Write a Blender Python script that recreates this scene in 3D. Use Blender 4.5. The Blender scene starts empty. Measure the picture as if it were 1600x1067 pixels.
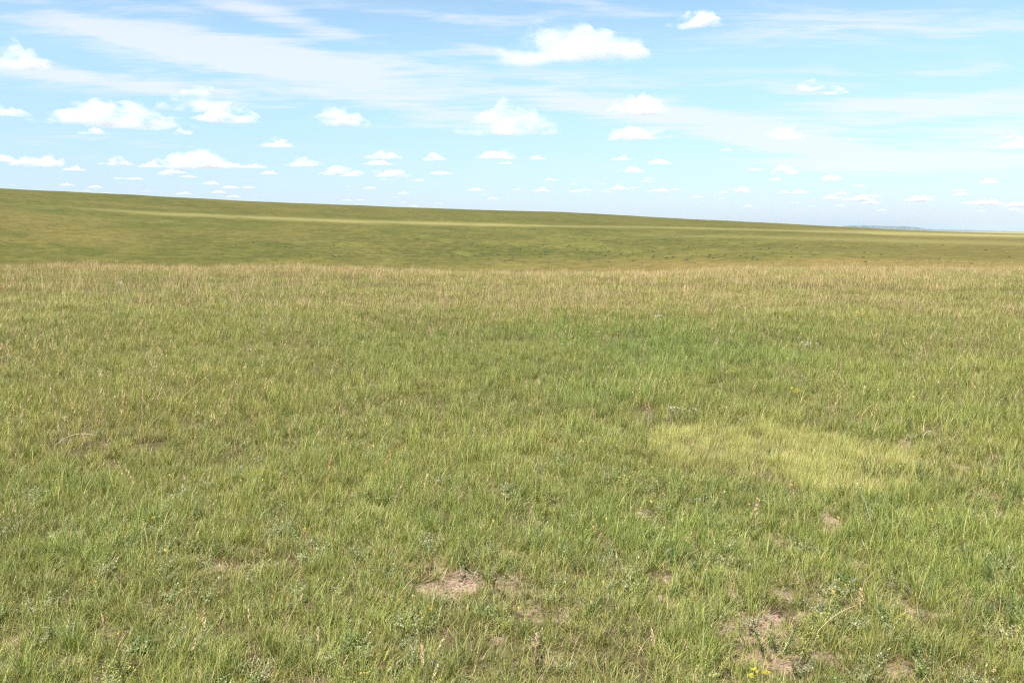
import bpy, math, random
import numpy as np
from mathutils import Vector, Matrix, Euler

sc = bpy.context.scene
C = sc.collection
random.seed(7)
rng = np.random.default_rng(11)
R = math.radians

# ---------------------------------------------------------------- camera, world, sun, exposure
CAM_H = 1.62
FPX = 1291.0                      # focal length in pixels of the 1600 px wide photograph
HZ = 362.0                        # row of the true horizon
PITCH = math.atan((533.5 - HZ) / FPX)
SUN_EL, SUN_AZ = 57.0, 215.0      # degrees; azimuth clockwise from the view direction (+Y): behind the camera, to the left

cam_d = bpy.data.cameras.new('camera')
cam = bpy.data.objects.new('camera', cam_d); C.objects.link(cam)
cam.location = (0, 0, CAM_H)
cam.rotation_euler = (math.pi / 2 - PITCH, 0, 0)
cam_d.sensor_width = 22.3
cam_d.lens = FPX / 1600 * 22.3
cam_d.clip_start = 0.05
cam_d.clip_end = 400000
sc.camera = cam

sun_d = bpy.data.lights.new('sun', 'SUN')
sun_d.energy = 4.4
sun_d.angle = R(0.53)
sun_d.color = (1.0, 0.95, 0.88)
sun = bpy.data.objects.new('sun', sun_d); C.objects.link(sun)
sv = Vector((math.sin(R(SUN_AZ)) * math.cos(R(SUN_EL)), math.cos(R(SUN_AZ)) * math.cos(R(SUN_EL)), math.sin(R(SUN_EL))))
sun.rotation_euler = sv.to_track_quat('Z', 'Y').to_euler()
sun.location = (0, 0, 50)

sc.view_settings.view_transform = 'Standard'
sc.view_settings.look = 'None'
sc.view_settings.gamma = 1.0
sc.view_settings.use_curve_mapping = False
sc.view_settings.exposure = 1.15
sc.render.engine = 'CYCLES'
cy = sc.cycles
cy.max_bounces = 8
cy.diffuse_bounces = 4
cy.glossy_bounces = 2
cy.transmission_bounces = 4
cy.transparent_max_bounces = 8
cy.volume_bounces = 5
cy.volume_step_rate = 0.5
cy.use_denoising = False
cy.filter_width = 1.25
cy.denoiser = 'OPENIMAGEDENOISE'
cy.caustics_reflective = False
cy.caustics_refractive = False
cy.sample_clamp_indirect = 6.0


def pix_dir(px, py):
    """unit direction of a pixel of the photograph"""
    v = Vector(((px - 800) / FPX, (533.5 - py) / FPX, -1.0))
    d = cam.rotation_euler.to_matrix() @ v
    return d.normalized()


def pix_azel(px, py):
    d = pix_dir(px, py)
    return math.atan2(d.x, d.y), math.asin(d.z)


def pix_ground(px, py, z=0.0):
    d = pix_dir(px, py)
    t = (z - CAM_H) / d.z
    return Vector((d.x * t, d.y * t, z))


cp, sp = math.cos(PITCH), math.sin(PITCH)


def project(x, y, z):
    """world points (arrays) to pixels of the photograph"""
    zz = z - CAM_H
    depth = y * cp - zz * sp
    up = y * sp + zz * cp
    depth = np.where(depth > 0.05, depth, 0.05)
    return 800 + FPX * x / depth, 533.5 - FPX * up / depth


# ---- node helpers
def N(nt, typ, **kw):
    n = nt.nodes.new(typ)
    for k, v in kw.items():
        if k.startswith('i_'):
            n.inputs[k[2:].replace('_', ' ')].default_value = v
        else:
            setattr(n, k, v)
    return n


def math_n(nt, op, a, b=None, c=None, clamp=False):
    n = nt.nodes.new('ShaderNodeMath'); n.operation = op; n.use_clamp = clamp
    for i, v in enumerate((a, b, c)):
        if v is None: continue
        if isinstance(v, (int, float)): n.inputs[i].default_value = v
        else: nt.links.new(v, n.inputs[i])
    return n.outputs[0]


def mixc(nt, fac, a, b, blend='MIX'):
    n = nt.nodes.new('ShaderNodeMix'); n.data_type = 'RGBA'; n.blend_type = blend
    for s, v in ((n.inputs[0], fac), (n.inputs[6], a), (n.inputs[7], b)):
        if isinstance(v, (int, float)): s.default_value = v
        elif isinstance(v, (tuple, list)): s.default_value = (*v[:3], 1)
        else: nt.links.new(v, s)
    return n.outputs[2]


def maprange(nt, v, a, b, c=0.0, d=1.0, smooth=True):
    n = nt.nodes.new('ShaderNodeMapRange')
    n.interpolation_type = 'SMOOTHSTEP' if smooth else 'LINEAR'
    nt.links.new(v, n.inputs[0])
    for i, q in enumerate((a, b, c, d)): n.inputs[i + 1].default_value = q
    return n.outputs[0]


# ---- world: Nishita daylight with thin high cloud
world = bpy.data.worlds.new('World'); sc.world = world
world.use_nodes = True
wt = world.node_tree; wt.nodes.clear()
sky = N(wt, 'ShaderNodeTexSky', sky_type='NISHITA', sun_disc=False)
sky.sun_elevation = R(SUN_EL); sky.sun_rotation = R(SUN_AZ)
sky.altitude = 900; sky.air_density = 1.0; sky.dust_density = 0.6; sky.ozone_density = 1.0
geo = N(wt, 'ShaderNodeTexCoord')
sep = N(wt, 'ShaderNodeSeparateXYZ'); wt.links.new(geo.outputs['Generated'], sep.inputs[0])
X, Y, Z = sep.outputs
azw = math_n(wt, 'ARCTAN2', X, Y)
zc = math_n(wt, 'MAXIMUM', Z, 0.012)
elw = math_n(wt, 'ARCSINE', zc)
px_ = math_n(wt, 'DIVIDE', X, math_n(wt, 'ADD', zc, 0.05))
py_ = math_n(wt, 'DIVIDE', Y, math_n(wt, 'ADD', zc, 0.05))
comb = N(wt, 'ShaderNodeCombineXYZ'); wt.links.new(px_, comb.inputs[0]); wt.links.new(py_, comb.inputs[1])


def wnoise(scale, detail, rough, loc=(0, 0, 0), scl=(1, 1, 1), rot=0.0, dist=0.0):
    mp = N(wt, 'ShaderNodeMapping')
    mp.inputs['Location'].default_value = loc; mp.inputs['Scale'].default_value = scl
    mp.inputs['Rotation'].default_value = (0, 0, rot)
    wt.links.new(comb.outputs[0], mp.inputs[0])
    n = N(wt, 'ShaderNodeTexNoise')
    n.inputs['Scale'].default_value = scale; n.inputs['Detail'].default_value = detail
    n.inputs['Roughness'].default_value = rough; n.inputs['Distortion'].default_value = dist
    wt.links.new(mp.outputs[0], n.inputs['Vector'])
    return n.outputs[0]


n_fine = wnoise(1.6, 9, 0.62, (3, 1, 0), (0.9, 1.6, 1), 0.25, 0.4)
n_wide = wnoise(0.45, 6, 0.55, (7.3, 2.2, 0), (0.6, 1.3, 1), 0.2, 0.3)
n_thin = wnoise(3.2, 10, 0.66, (1.2, 9.1, 0), (0.5, 2.2, 1), 0.35, 0.8)
# sheets of high cloud in view: (px, py, half length, half height, slope, strength) in the sky's azimuth and elevation
SHEETS = [
    (290, 80, 170, 16, 0.17, 1.5), (440, 100, 290, 28, 0.12, 1.3), (600, 118, 190, 34, 0.06, .75), (130, 122, 230, 12, 0.06, 1.0),
    (450, 32, 150, 15, 0.20, .8), (230, 17, 110, 14, 0.03, .45), (700, 26, 160, 13, 0.05, .45), (590, 150, 330, 18, 0.05, .6),
    (880, 150, 170, 28, 0.10, .6), (930, 15, 150, 14, .08, .6), (1060, 180, 240, 18, 0.13, 1.1), (900, 130, 120, 14, 0.1, .7), (1170, 200, 150, 12, 0.14, 1.0),
    (1280, 232, 190, 14, 0.17, 1.6), (1430, 252, 160, 13, 0.01, 1.6), (1490, 168, 200, 17, 0.06, .95), (1330, 190, 150, 9, 0.03, .5),
    (1350, 45, 240, 26, 0.12, .5), (1180, 78, 80, 13, 0.02, .4), (1270, 138, 90, 13, 0.08, .5), (760, 78, 100, 12, 0.0, .5),
    (740, 182, 130, 18, 0.0, .6), (150, 222, 70, 10, 0.0, .35), (1380, 120, 260, 18, 0.03, .3), (1560, 205, 120, 20, 0.0, .7)]
mask = None
for (sx, sy, hl, hh, slope, st) in SHEETS:
    a0, e0 = pix_azel(sx, sy)
    kx = FPX
    dx = math_n(wt, 'MULTIPLY', math_n(wt, 'SUBTRACT', azw, a0), kx / hl)
    e1 = math_n(wt, 'MULTIPLY_ADD', math_n(wt, 'SUBTRACT', azw, a0), slope, math_n(wt, 'SUBTRACT', elw, e0))
    dy = math_n(wt, 'MULTIPLY', e1, kx / hh)
    d2 = math_n(wt, 'ADD', math_n(wt, 'MULTIPLY', dx, dx), math_n(wt, 'MULTIPLY', dy, dy))
    g = math_n(wt, 'MULTIPLY', math_n(wt, 'EXPONENT', math_n(wt, 'MULTIPLY', d2, -0.9)), st)
    mask = g if mask is None else math_n(wt, 'MAXIMUM', mask, g)
# away from the photograph's view the same kind of cloud carries on from noise alone
front = maprange(wt, math_n(wt, 'ABSOLUTE', azw), R(34), R(46), 0.0, 1.0)
high = maprange(wt, elw, R(17), R(26), 0.0, 1.0)
rest = math_n(wt, 'MAXIMUM', front, high)
restm = math_n(wt, 'MULTIPLY', rest, maprange(wt, n_wide, 0.46, 0.66, 0.0, 0.8))
mask = math_n(wt, 'MAXIMUM', mask, restm)
tex = maprange(wt, math_n(wt, 'ADD', math_n(wt, 'MULTIPLY', n_fine, 0.6), math_n(wt, 'MULTIPLY', n_thin, 0.4)), 0.36, 0.62, 0.0, 1.0)
body = math_n(wt, 'MULTIPLY_ADD', tex, 0.85, -0.34)
cov = maprange(wt, math_n(wt, 'ADD', math_n(wt, 'MULTIPLY', mask, 1.22), body), 0.2, 1.25, 0.0, 0.66)
veil = math_n(wt, 'MULTIPLY', maprange(wt, n_thin, 0.45, 0.75, 0.0, 0.22), maprange(wt, elw, R(1.5), R(9), 0.0, 1.0))
cov = math_n(wt, 'MAXIMUM', cov, math_n(wt, 'MULTIPLY', veil, maprange(wt, n_wide, 0.35, 0.6, 0.2, 1.0)))
cov = math_n(wt, 'MULTIPLY', cov, maprange(wt, Z, 0.0, 0.05, 0.0, 1.0))
tint = mixc(wt, maprange(wt, elw, R(0.0), R(11), 0.0, 1.0, False), (.63, .67, .97), (1.34, 1.42, 1.28))
skyc = mixc(wt, 1.0, sky.outputs[0], tint, 'MULTIPLY')
CLOUDC = (6.4, 6.4, 7.1)
out_c = mixc(wt, cov, skyc, CLOUDC)
bg = N(wt, 'ShaderNodeBackground'); bg.inputs['Strength'].default_value = 0.07
wt.links.new(out_c, bg.inputs['Color'])
wo = N(wt, 'ShaderNodeOutputWorld'); wt.links.new(bg.outputs[0], wo.inputs['Surface'])


# ---------------------------------------------------------------- object helpers
def tag(o, label=None, cat=None, group=None, kind=None):
    if label: o['label'] = label
    if cat: o['category'] = cat
    if group: o['group'] = group
    if kind: o['kind'] = kind
    return o


def mesh_from(name, V, F, mat=None, col=None, smooth=False):
    me = bpy.data.meshes.new(name)
    V = np.asarray(V, dtype=np.float32)
    if isinstance(F, np.ndarray):
        n, k = F.shape
        me.vertices.add(len(V)); me.vertices.foreach_set('co', V.ravel())
        me.loops.add(n * k); me.loops.foreach_set('vertex_index', F.ravel().astype(np.int32))
        me.polygons.add(n); me.polygons.foreach_set('loop_start', np.arange(0, n * k, k, dtype=np.int32))
        me.polygons.foreach_set('loop_total', np.full(n, k, dtype=np.int32))
        me.update(calc_edges=True)
    else:
        me.from_pydata(V.tolist(), [], F)
    if smooth: me.polygons.foreach_set('use_smooth', np.ones(len(me.polygons), dtype=bool))
    if col is not None:
        a = me.color_attributes.new('col', 'FLOAT_COLOR', 'POINT')
        c4 = np.ones((len(V), 4), dtype=np.float32); c4[:, :3] = col
        a.data.foreach_set('color', c4.ravel())
    if mat: me.materials.append(mat)
    me.validate()
    return me


def link(name, me, parent=None, loc=(0, 0, 0)):
    o = bpy.data.objects.new(name, me); C.objects.link(o)
    o.location = loc
    if parent: o.parent = parent
    return o


def empty(name, loc, rz=0.0, s=1.0):
    o = bpy.data.objects.new(name, None); C.objects.link(o)
    o.location = loc; o.rotation_euler = (0, 0, rz); o.scale = (s, s, s)
    o.empty_display_size = 0.05
    return o


def children(o): return [c for c in bpy.data.objects if c.parent == o]


def hashn(ix, iy, seed):
    h = (ix.astype(np.int64) * 374761393 + iy.astype(np.int64) * 668265263 + seed * 974634777) & 0xffffffff
    h = ((h ^ (h >> 13)) * 1274126177) & 0xffffffff
    h = h ^ (h >> 16)
    return (h & 0xffffff) / float(0xffffff)


def vnoise(x, y, seed=0):
    ix, iy = np.floor(x), np.floor(y)
    fx, fy = x - ix, y - iy
    fx = fx * fx * (3 - 2 * fx); fy = fy * fy * (3 - 2 * fy)
    a = hashn(ix, iy, seed); b = hashn(ix + 1, iy, seed); c = hashn(ix, iy + 1, seed); d = hashn(ix + 1, iy + 1, seed)
    return (a * (1 - fx) + b * fx) * (1 - fy) + (c * (1 - fx) + d * fx) * fy


def fbm(x, y, seed=0, octv=4, rough=0.55):
    s = np.zeros_like(x, dtype=float); amp = 1.0; tot = 0.0
    for k in range(octv):
        s += amp * vnoise(x * 2 ** k + 17.3 * k, y * 2 ** k - 9.1 * k, seed + k); tot += amp; amp *= rough
    return s / tot


def sstep(a, b, x):
    t = np.clip((x - a) / (b - a), 0, 1)
    return t * t * (3 - 2 * t)


# ---------------------------------------------------------------- terrain height
RIDGE_PX = [(0, 299), (200, 308.5), (400, 318.5), (600, 326), (800, 332), (880, 334), (940, 337.5), (1000, 341), (1200, 350),
            (1300, 354.5), (1400, 359), (1500, 362.5), (1600, 364.5)]
AZT = np.arange(-180, 180.01, 0.25)


def tab(pairs, win=9):
    a = np.array([p[0] for p in pairs]); v = np.array([p[1] for p in pairs])
    t = np.interp(AZT, a, v)
    k = np.hanning(win + 2)[1:-1]; k /= k.sum()
    pad = np.concatenate([t[-win - 1:-1], t, t[1:win + 1]])
    t = np.convolve(pad, k, 'same')[win:-win]
    return t


_el = [(-180, 0.3), (-120, 1.0), (-70, 3.3), (-45, 3.5)]
for (x_, y_) in RIDGE_PX:
    a_, e_ = pix_azel(x_, y_); _el.append((math.degrees(a_), math.degrees(e_)))
_el += [(40, -0.15), (80, -0.2), (130, 0.0), (180, 0.3)]
T_EL = tab(_el, 7)
T_D = tab([(-180, 500), (-90, 480), (-32, 560), (0, 760), (20, 1200), (32, 1700), (60, 1700), (120, 700), (180, 500)], 21)
T_RC = tab([(-180, 30), (-60, 44), (-32, 40), (-15, 33), (-8, 29), (0, 25.5), (12, 25), (22, 26), (32, 26), (60, 26), (120, 30), (180, 30)], 21)
T_DIP = tab([(-180, 5), (-60, 6), (-32, 8), (0, 7.5), (8, 5.5), (14, 3.2), (22, 2.5), (32, 2.3), (60, 2.4), (120, 4), (180, 5)], 21)


def lut(T, az_deg): return np.interp(az_deg, AZT, T)


def height(x, y):
    x = np.asarray(x, dtype=float); y = np.asarray(y, dtype=float)
    r = np.hypot(x, y); az = np.degrees(np.arctan2(x, y))
    rc, D, dip, el = lut(T_RC, az), lut(T_D, az), lut(T_DIP, az), lut(T_EL, az)
    rc = rc + 5.0 * (fbm(az / 5.0 + 40, az * 0 + 3.3, 201, 3) - .5)
    rd = rc + 85
    near = 0.10 * (fbm(x / 7, y / 7, 3, 3) - 0.5) + 0.05 * (fbm(x / 1.3, y / 1.3, 5, 3) - 0.5)
    zr = CAM_H + D * np.tan(np.radians(el))
    dn = -dip * sstep(0, 1, (r - rc) / (rd - rc))
    t = np.clip((r - rd) / (D - rd), 0, 1)
    s = 1 - (1 - t) ** 1.55
    s = s * s * (3 - 2 * s) * 0.25 + s * 0.75
    up = (zr + dip) * s
    z = dn + up
    roll = (fbm(x / 90, y / 90, 21, 3) - 0.5) * 2.4 * sstep(60, 200, r) * (1 - sstep(0.5, 0.97, t)) + \
           (fbm(x / 14, y / 14, 31, 3) - 0.5) * 0.5 * sstep(40, 90, r) * (1 - 0.8 * sstep(0.6, 0.97, t))
    z = z + roll
    far = np.clip((r - D) / 3500, 0, 1)
    z = z * (1 - far * far * (3 - 2 * far)) + (-2.0) * (far * far * (3 - 2 * far)) - 6.0 * np.clip((r - D) / 400, 0, 1) * (1 - far)
    return z + near * (1 - sstep(100, 300, r))


# colours of the plant cover as a place-bound map (linear albedo)
def srgb(c): return np.array([((v / 255) / 12.92 if v <= 10 else (((v / 255) + 0.055) / 1.055) ** 2.4) for v in c])


def cover(x, y, z):
    """tint (relative) of the cover at a ground point: returns rgb multiplier array, dryness, lushness"""
    n1 = fbm(x / 2.2, y / 2.2, 41, 4); n2 = fbm(x / 9, y / 9, 51, 3); n3 = fbm(x / 0.6, y / 0.6, 61, 3)
    return n1, n2, n3


def blob(px, py, cx, cy, rx, ry):
    d = ((px - cx) / rx) ** 2 + ((py - cy) / ry) ** 2
    return np.exp(-d)


SOIL = [(690, 905, 34, 30, 1.1), (655, 880, 22, 12, .8), (712, 925, 18, 14, .8), (822, 932, 42, 16, 1.1), (880, 955, 30, 12, .8),
        (1200, 1000, 46, 26, 1.3), (1180, 985, 60, 16, .9), (1225, 975, 24, 10, 1), (1290, 1018, 50, 18, 1.1), (1195, 1035, 28, 22, 1.1),
        (1370, 1045, 44, 14, .9), (1150, 970, 30, 14, .9), (1292, 838, 20, 20, 1.1), (1282, 822, 16, 10, .8), (1352, 890, 18, 16, 1),
        (1142, 915, 14, 22, .9), (1515, 742, 26, 12, .9), (8, 1022, 14, 22, 1.1), (180, 990, 24, 14, .6), (110, 1050, 20, 14, .7),
        (1480, 905, 14, 12, .7), (1405, 972, 34, 10, .6), (870, 1038, 16, 18, .7), (960, 980, 30, 10, .5), (1060, 900, 20, 8, .5),
        (1060, 985, 26, 12, .6), (700, 790, 30, 9, .5), (1500, 960, 22, 10, .6), (1420, 700, 50, 9, .5),
        (175, 830, 26, 9, .5), (560, 600, 30, 6, .4), (1240, 930, 40, 9, .5)]


def soil_amt(px, py, x, y):
    s = np.zeros_like(px)
    px = px + (fbm(x / .22, y / .22, 171, 4, .6) - .5) * 110; py = py + (fbm(x / .22, y / .22, 181, 4, .6) - .5) * 60
    for (cx, cy, rx, ry, w) in SOIL: s = np.maximum(s, w * blob(px, py, cx, cy, rx, ry))
    nz = fbm(x / 0.11, y / 0.11, 71, 5, .7)
    s = s * 1.6 * np.clip(2.6 * (nz - .28), 0, 1.25)
    r = np.hypot(x, y)
    s = s + 0.9 * np.clip(fbm(x / 0.35, y / 0.35, 77, 4) - 0.635, 0, 1) * 4 * (1 - sstep(4.0, 11, r))
    return np.clip(s, 0, 1)


def pale_patch(px, py, x, y):
    px = px + (fbm(x / .7, y / .7, 191, 4, .6) - .5) * 170; py = py + (fbm(x / .7, y / .7, 195, 4, .6) - .5) * 50
    a = blob(px, py, 1215, 715, 190, 40) + .8 * blob(px, py, 1120, 697, 110, 24) + .7 * blob(px, py, 1370, 725, 90, 28) + \
        .8 * blob(px, py, 1300, 745, 110, 26)
    n = fbm(x / 0.5, y / 0.5, 81, 4)
    return sstep(0.34, 0.66, a * (0.5 + n))


# ---------------------------------------------------------------- ground sheet
def ground_mesh():
    az = np.concatenate([np.arange(-180, -40, 2.0), np.arange(-40, 40, 0.16), np.arange(40, 180, 2.0)])
    rr = [0.0]; r = 0.35
    while r < 32000:
        rr.append(r)
        if r < 12: r *= 1.012
        elif r < 60: r *= 1.02
        elif r < 1800: r *= 1.022
        else: r *= 1.12
    rr = np.array(rr[1:])
    A, Rr = np.meshgrid(np.radians(az), rr)
    x = (Rr * np.sin(A)).ravel(); y = (Rr * np.cos(A)).ravel()
    z = height(x, y)
    na, nr = len(az), len(rr)
    V = np.stack([x, y, z], 1)
    V = np.concatenate([V, [[0, 0, float(height(0.0, 0.01))]]])
    i = np.arange(nr - 1)[:, None] * na; j = np.arange(na)[None, :]; j2 = (j + 1) % na
    F = np.stack([(i + j), (i + j2), (i + na + j2), (i + na + j)], -1).reshape(-1, 4)[:, ::-1]
    F = F.tolist()
    c = len(V) - 1
    F += [[c, int(k + 1) % na, k][::-1] for k in range(na)]
    x, y, z = V[:, 0], V[:, 1], V[:, 2]
    r = np.hypot(x, y); azd = np.degrees(np.arctan2(x, y))
    px, py = project(x, y, z)
    D = lut(T_D, azd)
    # masks stored on the sheet: soil, pale streaks, dark green hollows
    soil = soil_amt(px, py, x, y) * (1 - sstep(14, 20, r)) * (y > 0.5)
    D0 = np.clip(r / D, 0, 3)
    xr = np.clip(px, 0, 1600)
    ridge_y = np.interp(xr, [p[0] for p in RIDGE_PX], [p[1] for p in RIDGE_PX])
    sy = np.interp(xr, [0, 120, 250, 450, 600, 750, 900, 1100, 1300, 1450, 1600], [318, 325, 334, 342, 347, 351, 354.5, 357.5, 361.5, 366, 369])
    wd = np.interp(xr, [0, 250, 500, 700, 900, 1600], [1.6, 2.0, 2.5, 2.6, 1.5, 2.4])
    st = np.interp(xr, [0, 150, 300, 500, 700, 900, 1200, 1600], [.08, .25, .55, .75, .75, .45, .38, .95])
    wob = (fbm(x / 60, y / 60, 91, 4) - 0.5) * 5
    st = st * np.clip(.5 + 1.3 * fbm(x / 25, y / 60, 92, 4), 0, 1.15)
    streak = np.exp(-((py - sy + wob) / wd) ** 2) * st
    streak = np.maximum(streak, 0.35 * np.exp(-((py - sy - 12 + wob) / 3.0) ** 2) * np.interp(xr, [0, 900, 1300, 1600], [.2, .1, 1, .9]))
    streak *= sstep(110, 160, r) * (r < D * 1.02)
    tanr = sstep(1380, 1560, px) * sstep(900, 1300, r)
    streak = np.maximum(streak, tanr * 0.9)
    lush = (fbm(x / 35, y / 35, 95, 4))
    mott = sstep(0.5, 0.68, fbm(x / 11, y / 16, 97, 4)) * np.interp(xr, [0, 350, 600, 1200, 1600], [.15, .3, .9, .85, .4]) * sstep(330, 380, py)
    me = mesh_from('ground', V, F, None, None, True)
    brown = sstep(398, 412, py + 14 * (fbm(x / 12, y / 20, 93, 4) - .5)) * np.interp(xr, [0, 700, 1000, 1300, 1600], [0.0, .15, .6, .8, .7]) * (r > 60)
    brown = np.maximum(brown, .5 * sstep(.5, .7, fbm(x / 30, y / 30, 99, 4)) * np.interp(xr, [0, 500, 1600], [.7, .3, .3]))
    scrub = np.interp(xr, [0, 300, 550, 1300, 1600], [.1, .25, 1, .9, .5]) * sstep(352, 378, py) * (1 - .7 * sstep(402, 412, py)) * np.clip(.4 + 1.2 * fbm(x / 20, y / 40, 98, 3), 0, 1)
    brown = np.maximum(brown, .32 * sstep(1050, 1500, px) * (r > 90))
    for nm, arr in (('scrub', scrub), ('brown', brown), ('soil', soil), ('streak', streak), ('lush', lush), ('mott', mott)):
        at = me.attributes.new(nm, 'FLOAT', 'POINT'); at.data.foreach_set('value', np.asarray(arr, dtype=np.float32))
    return me


def attr(nt, name, typ='GEOMETRY'):
    n = nt.nodes.new('ShaderNodeAttribute'); n.attribute_name = name; n.attribute_type = typ
    return n


def ground_material():
    m = bpy.data.materials.new('prairie_ground'); m.use_nodes = True
    nt = m.node_tree; nt.nodes.clear()
    g = N(nt, 'ShaderNodeNewGeometry')
    ln = N(nt, 'ShaderNodeVectorMath', operation='LENGTH'); nt.links.new(g.outputs['Position'], ln.inputs[0])
    dist = ln.outputs['Value']

    def noi(scale, det=5, rough=.6):
        n = N(nt, 'ShaderNodeTexNoise'); nt.links.new(g.outputs['Position'], n.inputs['Vector'])
        n.inputs['Scale'].default_value = scale; n.inputs['Detail'].default_value = det; n.inputs['Roughness'].default_value = rough
        return n.outputs[0]
    nf = noi(22, 6); nm = noi(1.1, 6, .65); nl = noi(0.16, 6, .62); nx = noi(0.028, 6, .6); ng = noi(90, 4, .7); ns = noi(.4, 6, .7); nq = noi(.55, 5, .7)
    # bare soil with litter
    soil = mixc(nt, maprange(nt, nf, .35, .65), (.235, .16, .11), (.34, .24, .175))
    soil = mixc(nt, maprange(nt, ng, .5, .72, 0, .7), soil, (.19, .12, .085))
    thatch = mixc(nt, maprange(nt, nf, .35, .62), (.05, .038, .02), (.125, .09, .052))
    vo = N(nt, 'ShaderNodeTexVoronoi', feature='DISTANCE_TO_EDGE'); nt.links.new(g.outputs['Position'], vo.inputs['Vector']); vo.inputs['Scale'].default_value = 16
    soil = mixc(nt, maprange(nt, vo.outputs['Distance'], .0, .05, .75, 0), soil, (.12, .08, .055))
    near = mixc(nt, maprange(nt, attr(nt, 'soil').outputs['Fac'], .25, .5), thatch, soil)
    # plant cover seen from afar
    far = mixc(nt, maprange(nt, nx, .35, .65), (.098, .108, .027), (.138, .138, .040))
    far = mixc(nt, maprange(nt, attr(nt, 'lush').outputs['Fac'], .42, .62, 0, .7), far, (.092, .112, .026))
    far = mixc(nt, maprange(nt, nl, .42, .64, 0, .55), far, (.20, .18, .06))
    far = mixc(nt, attr(nt, 'mott').outputs['Fac'], far, (.185, .19, .055))
    sc1 = maprange(nt, math_n(nt, 'ADD', math_n(nt, 'MULTIPLY', ns, .5), math_n(nt, 'MULTIPLY', nm, .5)), .47, .58, 0, 1)
    far = mixc(nt, math_n(nt, 'MULTIPLY', sc1, math_n(nt, 'MULTIPLY_ADD', attr(nt, 'scrub').outputs['Fac'], .65, .08)), far, (.06, .074, .028))
    far = mixc(nt, math_n(nt, 'MULTIPLY', maprange(nt, nq, .52, .62, 0, 1), math_n(nt, 'MULTIPLY_ADD', attr(nt, 'scrub').outputs['Fac'], .5, .2)), far, (.20, .20, .07))
    far = mixc(nt, attr(nt, 'brown').outputs['Fac'], far, (.27, .205, .09))
    far = mixc(nt, maprange(nt, ns, .44, .64, 0, .5), far, (.060, .078, .022))
    far = mixc(nt, maprange(nt, nm, .5, .7, 0, .6), far, (.050, .06, .018))
    far = mixc(nt, 1.0, far, (.79, .72, .53), 'MULTIPLY')
    far = mixc(nt, attr(nt, 'streak').outputs['Fac'], far, (.27, .235, .085))
    c = mixc(nt, maprange(nt, dist, 40, 70), near, far)
    bs = N(nt, 'ShaderNodeBsdfPrincipled')
    bs.inputs['Roughness'].default_value = 0.95; bs.inputs['Specular IOR Level'].default_value = 0.1
    nt.links.new(c, bs.inputs['Base Color'])
    hsum = math_n(nt, 'ADD', math_n(nt, 'MULTIPLY', nf, .35), math_n(nt, 'MULTIPLY', ng, .15))
    b1 = N(nt, 'ShaderNodeBump'); b1.inputs['Strength'].default_value = 0.7; b1.inputs['Distance'].default_value = 0.03
    nt.links.new(hsum, b1.inputs['Height'])
    b2 = N(nt, 'ShaderNodeBump'); b2.inputs['Strength'].default_value = 0.5
    b2.inputs['Distance'].default_value = 0.45
    nt.links.new(nm, b2.inputs['Height']); nt.links.new(b1.outputs[0], b2.inputs['Normal'])
    nt.links.new(b2.outputs[0], bs.inputs['Normal'])
    o = N(nt, 'ShaderNodeOutputMaterial'); nt.links.new(bs.outputs[0], o.inputs['Surface'])
    return m


gme = ground_mesh()
gme.materials.append(ground_material())
ground = tag(link('ground', gme), 'rolling prairie ground reaching from the bare soil in front to the far ridge', kind='structure')

# far flat-topped hills on the horizon, right
def mesa():
    Y0 = 15000.0
    xs = [(1268, 361), (1290, 357.5), (1318, 353.5), (1322, 352.3), (1345, 352.0), (1365, 352.2), (1395, 352.8), (1420, 353.6), (1436, 355.0),
          (1446, 357.4), (1470, 358.4), (1500, 359.0), (1530, 359.6), (1560, 361), (1600, 361.5), (1660, 363)]
    V, F = [], []
    prof = [(-1.0, 0.0), (-.45, .62), (-.3, .95), (-.25, 1.0), (.25, 1.0), (.3, .95), (.5, .6), (1.0, 0.0)]
    n = 0
    for k in range(len(xs) * 4 - 3):
        t = k / 4; i = min(int(t), len(xs) - 2); f = t - i
        px = xs[i][0] * (1 - f) + xs[i + 1][0] * f; py = xs[i][1] * (1 - f) + xs[i + 1][1] * f
        a, e = pix_azel(px, py)
        d = Y0 * (1 + .05 * math.sin(k * .7)); top = max(CAM_H + d * math.tan(e), 3)
        for q, (o_, h_) in enumerate(prof):
            dd = d + o_ * 900 + 60 * math.sin(k * 1.9 + q)
            V.append((math.sin(a) * dd / math.cos(a), dd, -8 + (top + 8) * h_))
        if k:
            b = (k - 1) * len(prof)
            for q in range(len(prof) - 1):
                F.append([b + q, b + q + 1, b + len(prof) + q + 1, b + len(prof) + q])
    m = bpy.data.materials.new('far_hill'); m.use_nodes = True
    nt = m.node_tree; bs = nt.nodes['Principled BSDF']
    n1 = N(nt, 'ShaderNodeTexNoise'); n1.inputs['Scale'].default_value = 0.004
    g = N(nt, 'ShaderNodeNewGeometry'); nt.links.new(g.outputs['Position'], n1.inputs['Vector'])
    nt.links.new(mixc(nt, maprange(nt, n1.outputs[0], .4, .6), (.05, .075, .05), (.10, .11, .07)), bs.inputs['Base Color'])
    bs.inputs['Roughness'].default_value = 1
    return mesh_from('far_hills', V, F, m)


tag(link('far_hills', mesa()), 'low blue flat topped hills on the far horizon', kind='structure')
# ---------------------------------------------------------------- haze over the plain
def box_mesh(name, a, b, mat):
    (x0, y0, z0), (x1, y1, z1) = a, b
    V = [(x0, y0, z0), (x1, y0, z0), (x1, y1, z0), (x0, y1, z0), (x0, y0, z1), (x1, y0, z1), (x1, y1, z1), (x0, y1, z1)]
    F = [[0, 3, 2, 1], [4, 5, 6, 7], [0, 1, 5, 4], [1, 2, 6, 5], [2, 3, 7, 6], [3, 0, 4, 7]]
    return mesh_from(name, V, F, mat)


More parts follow.
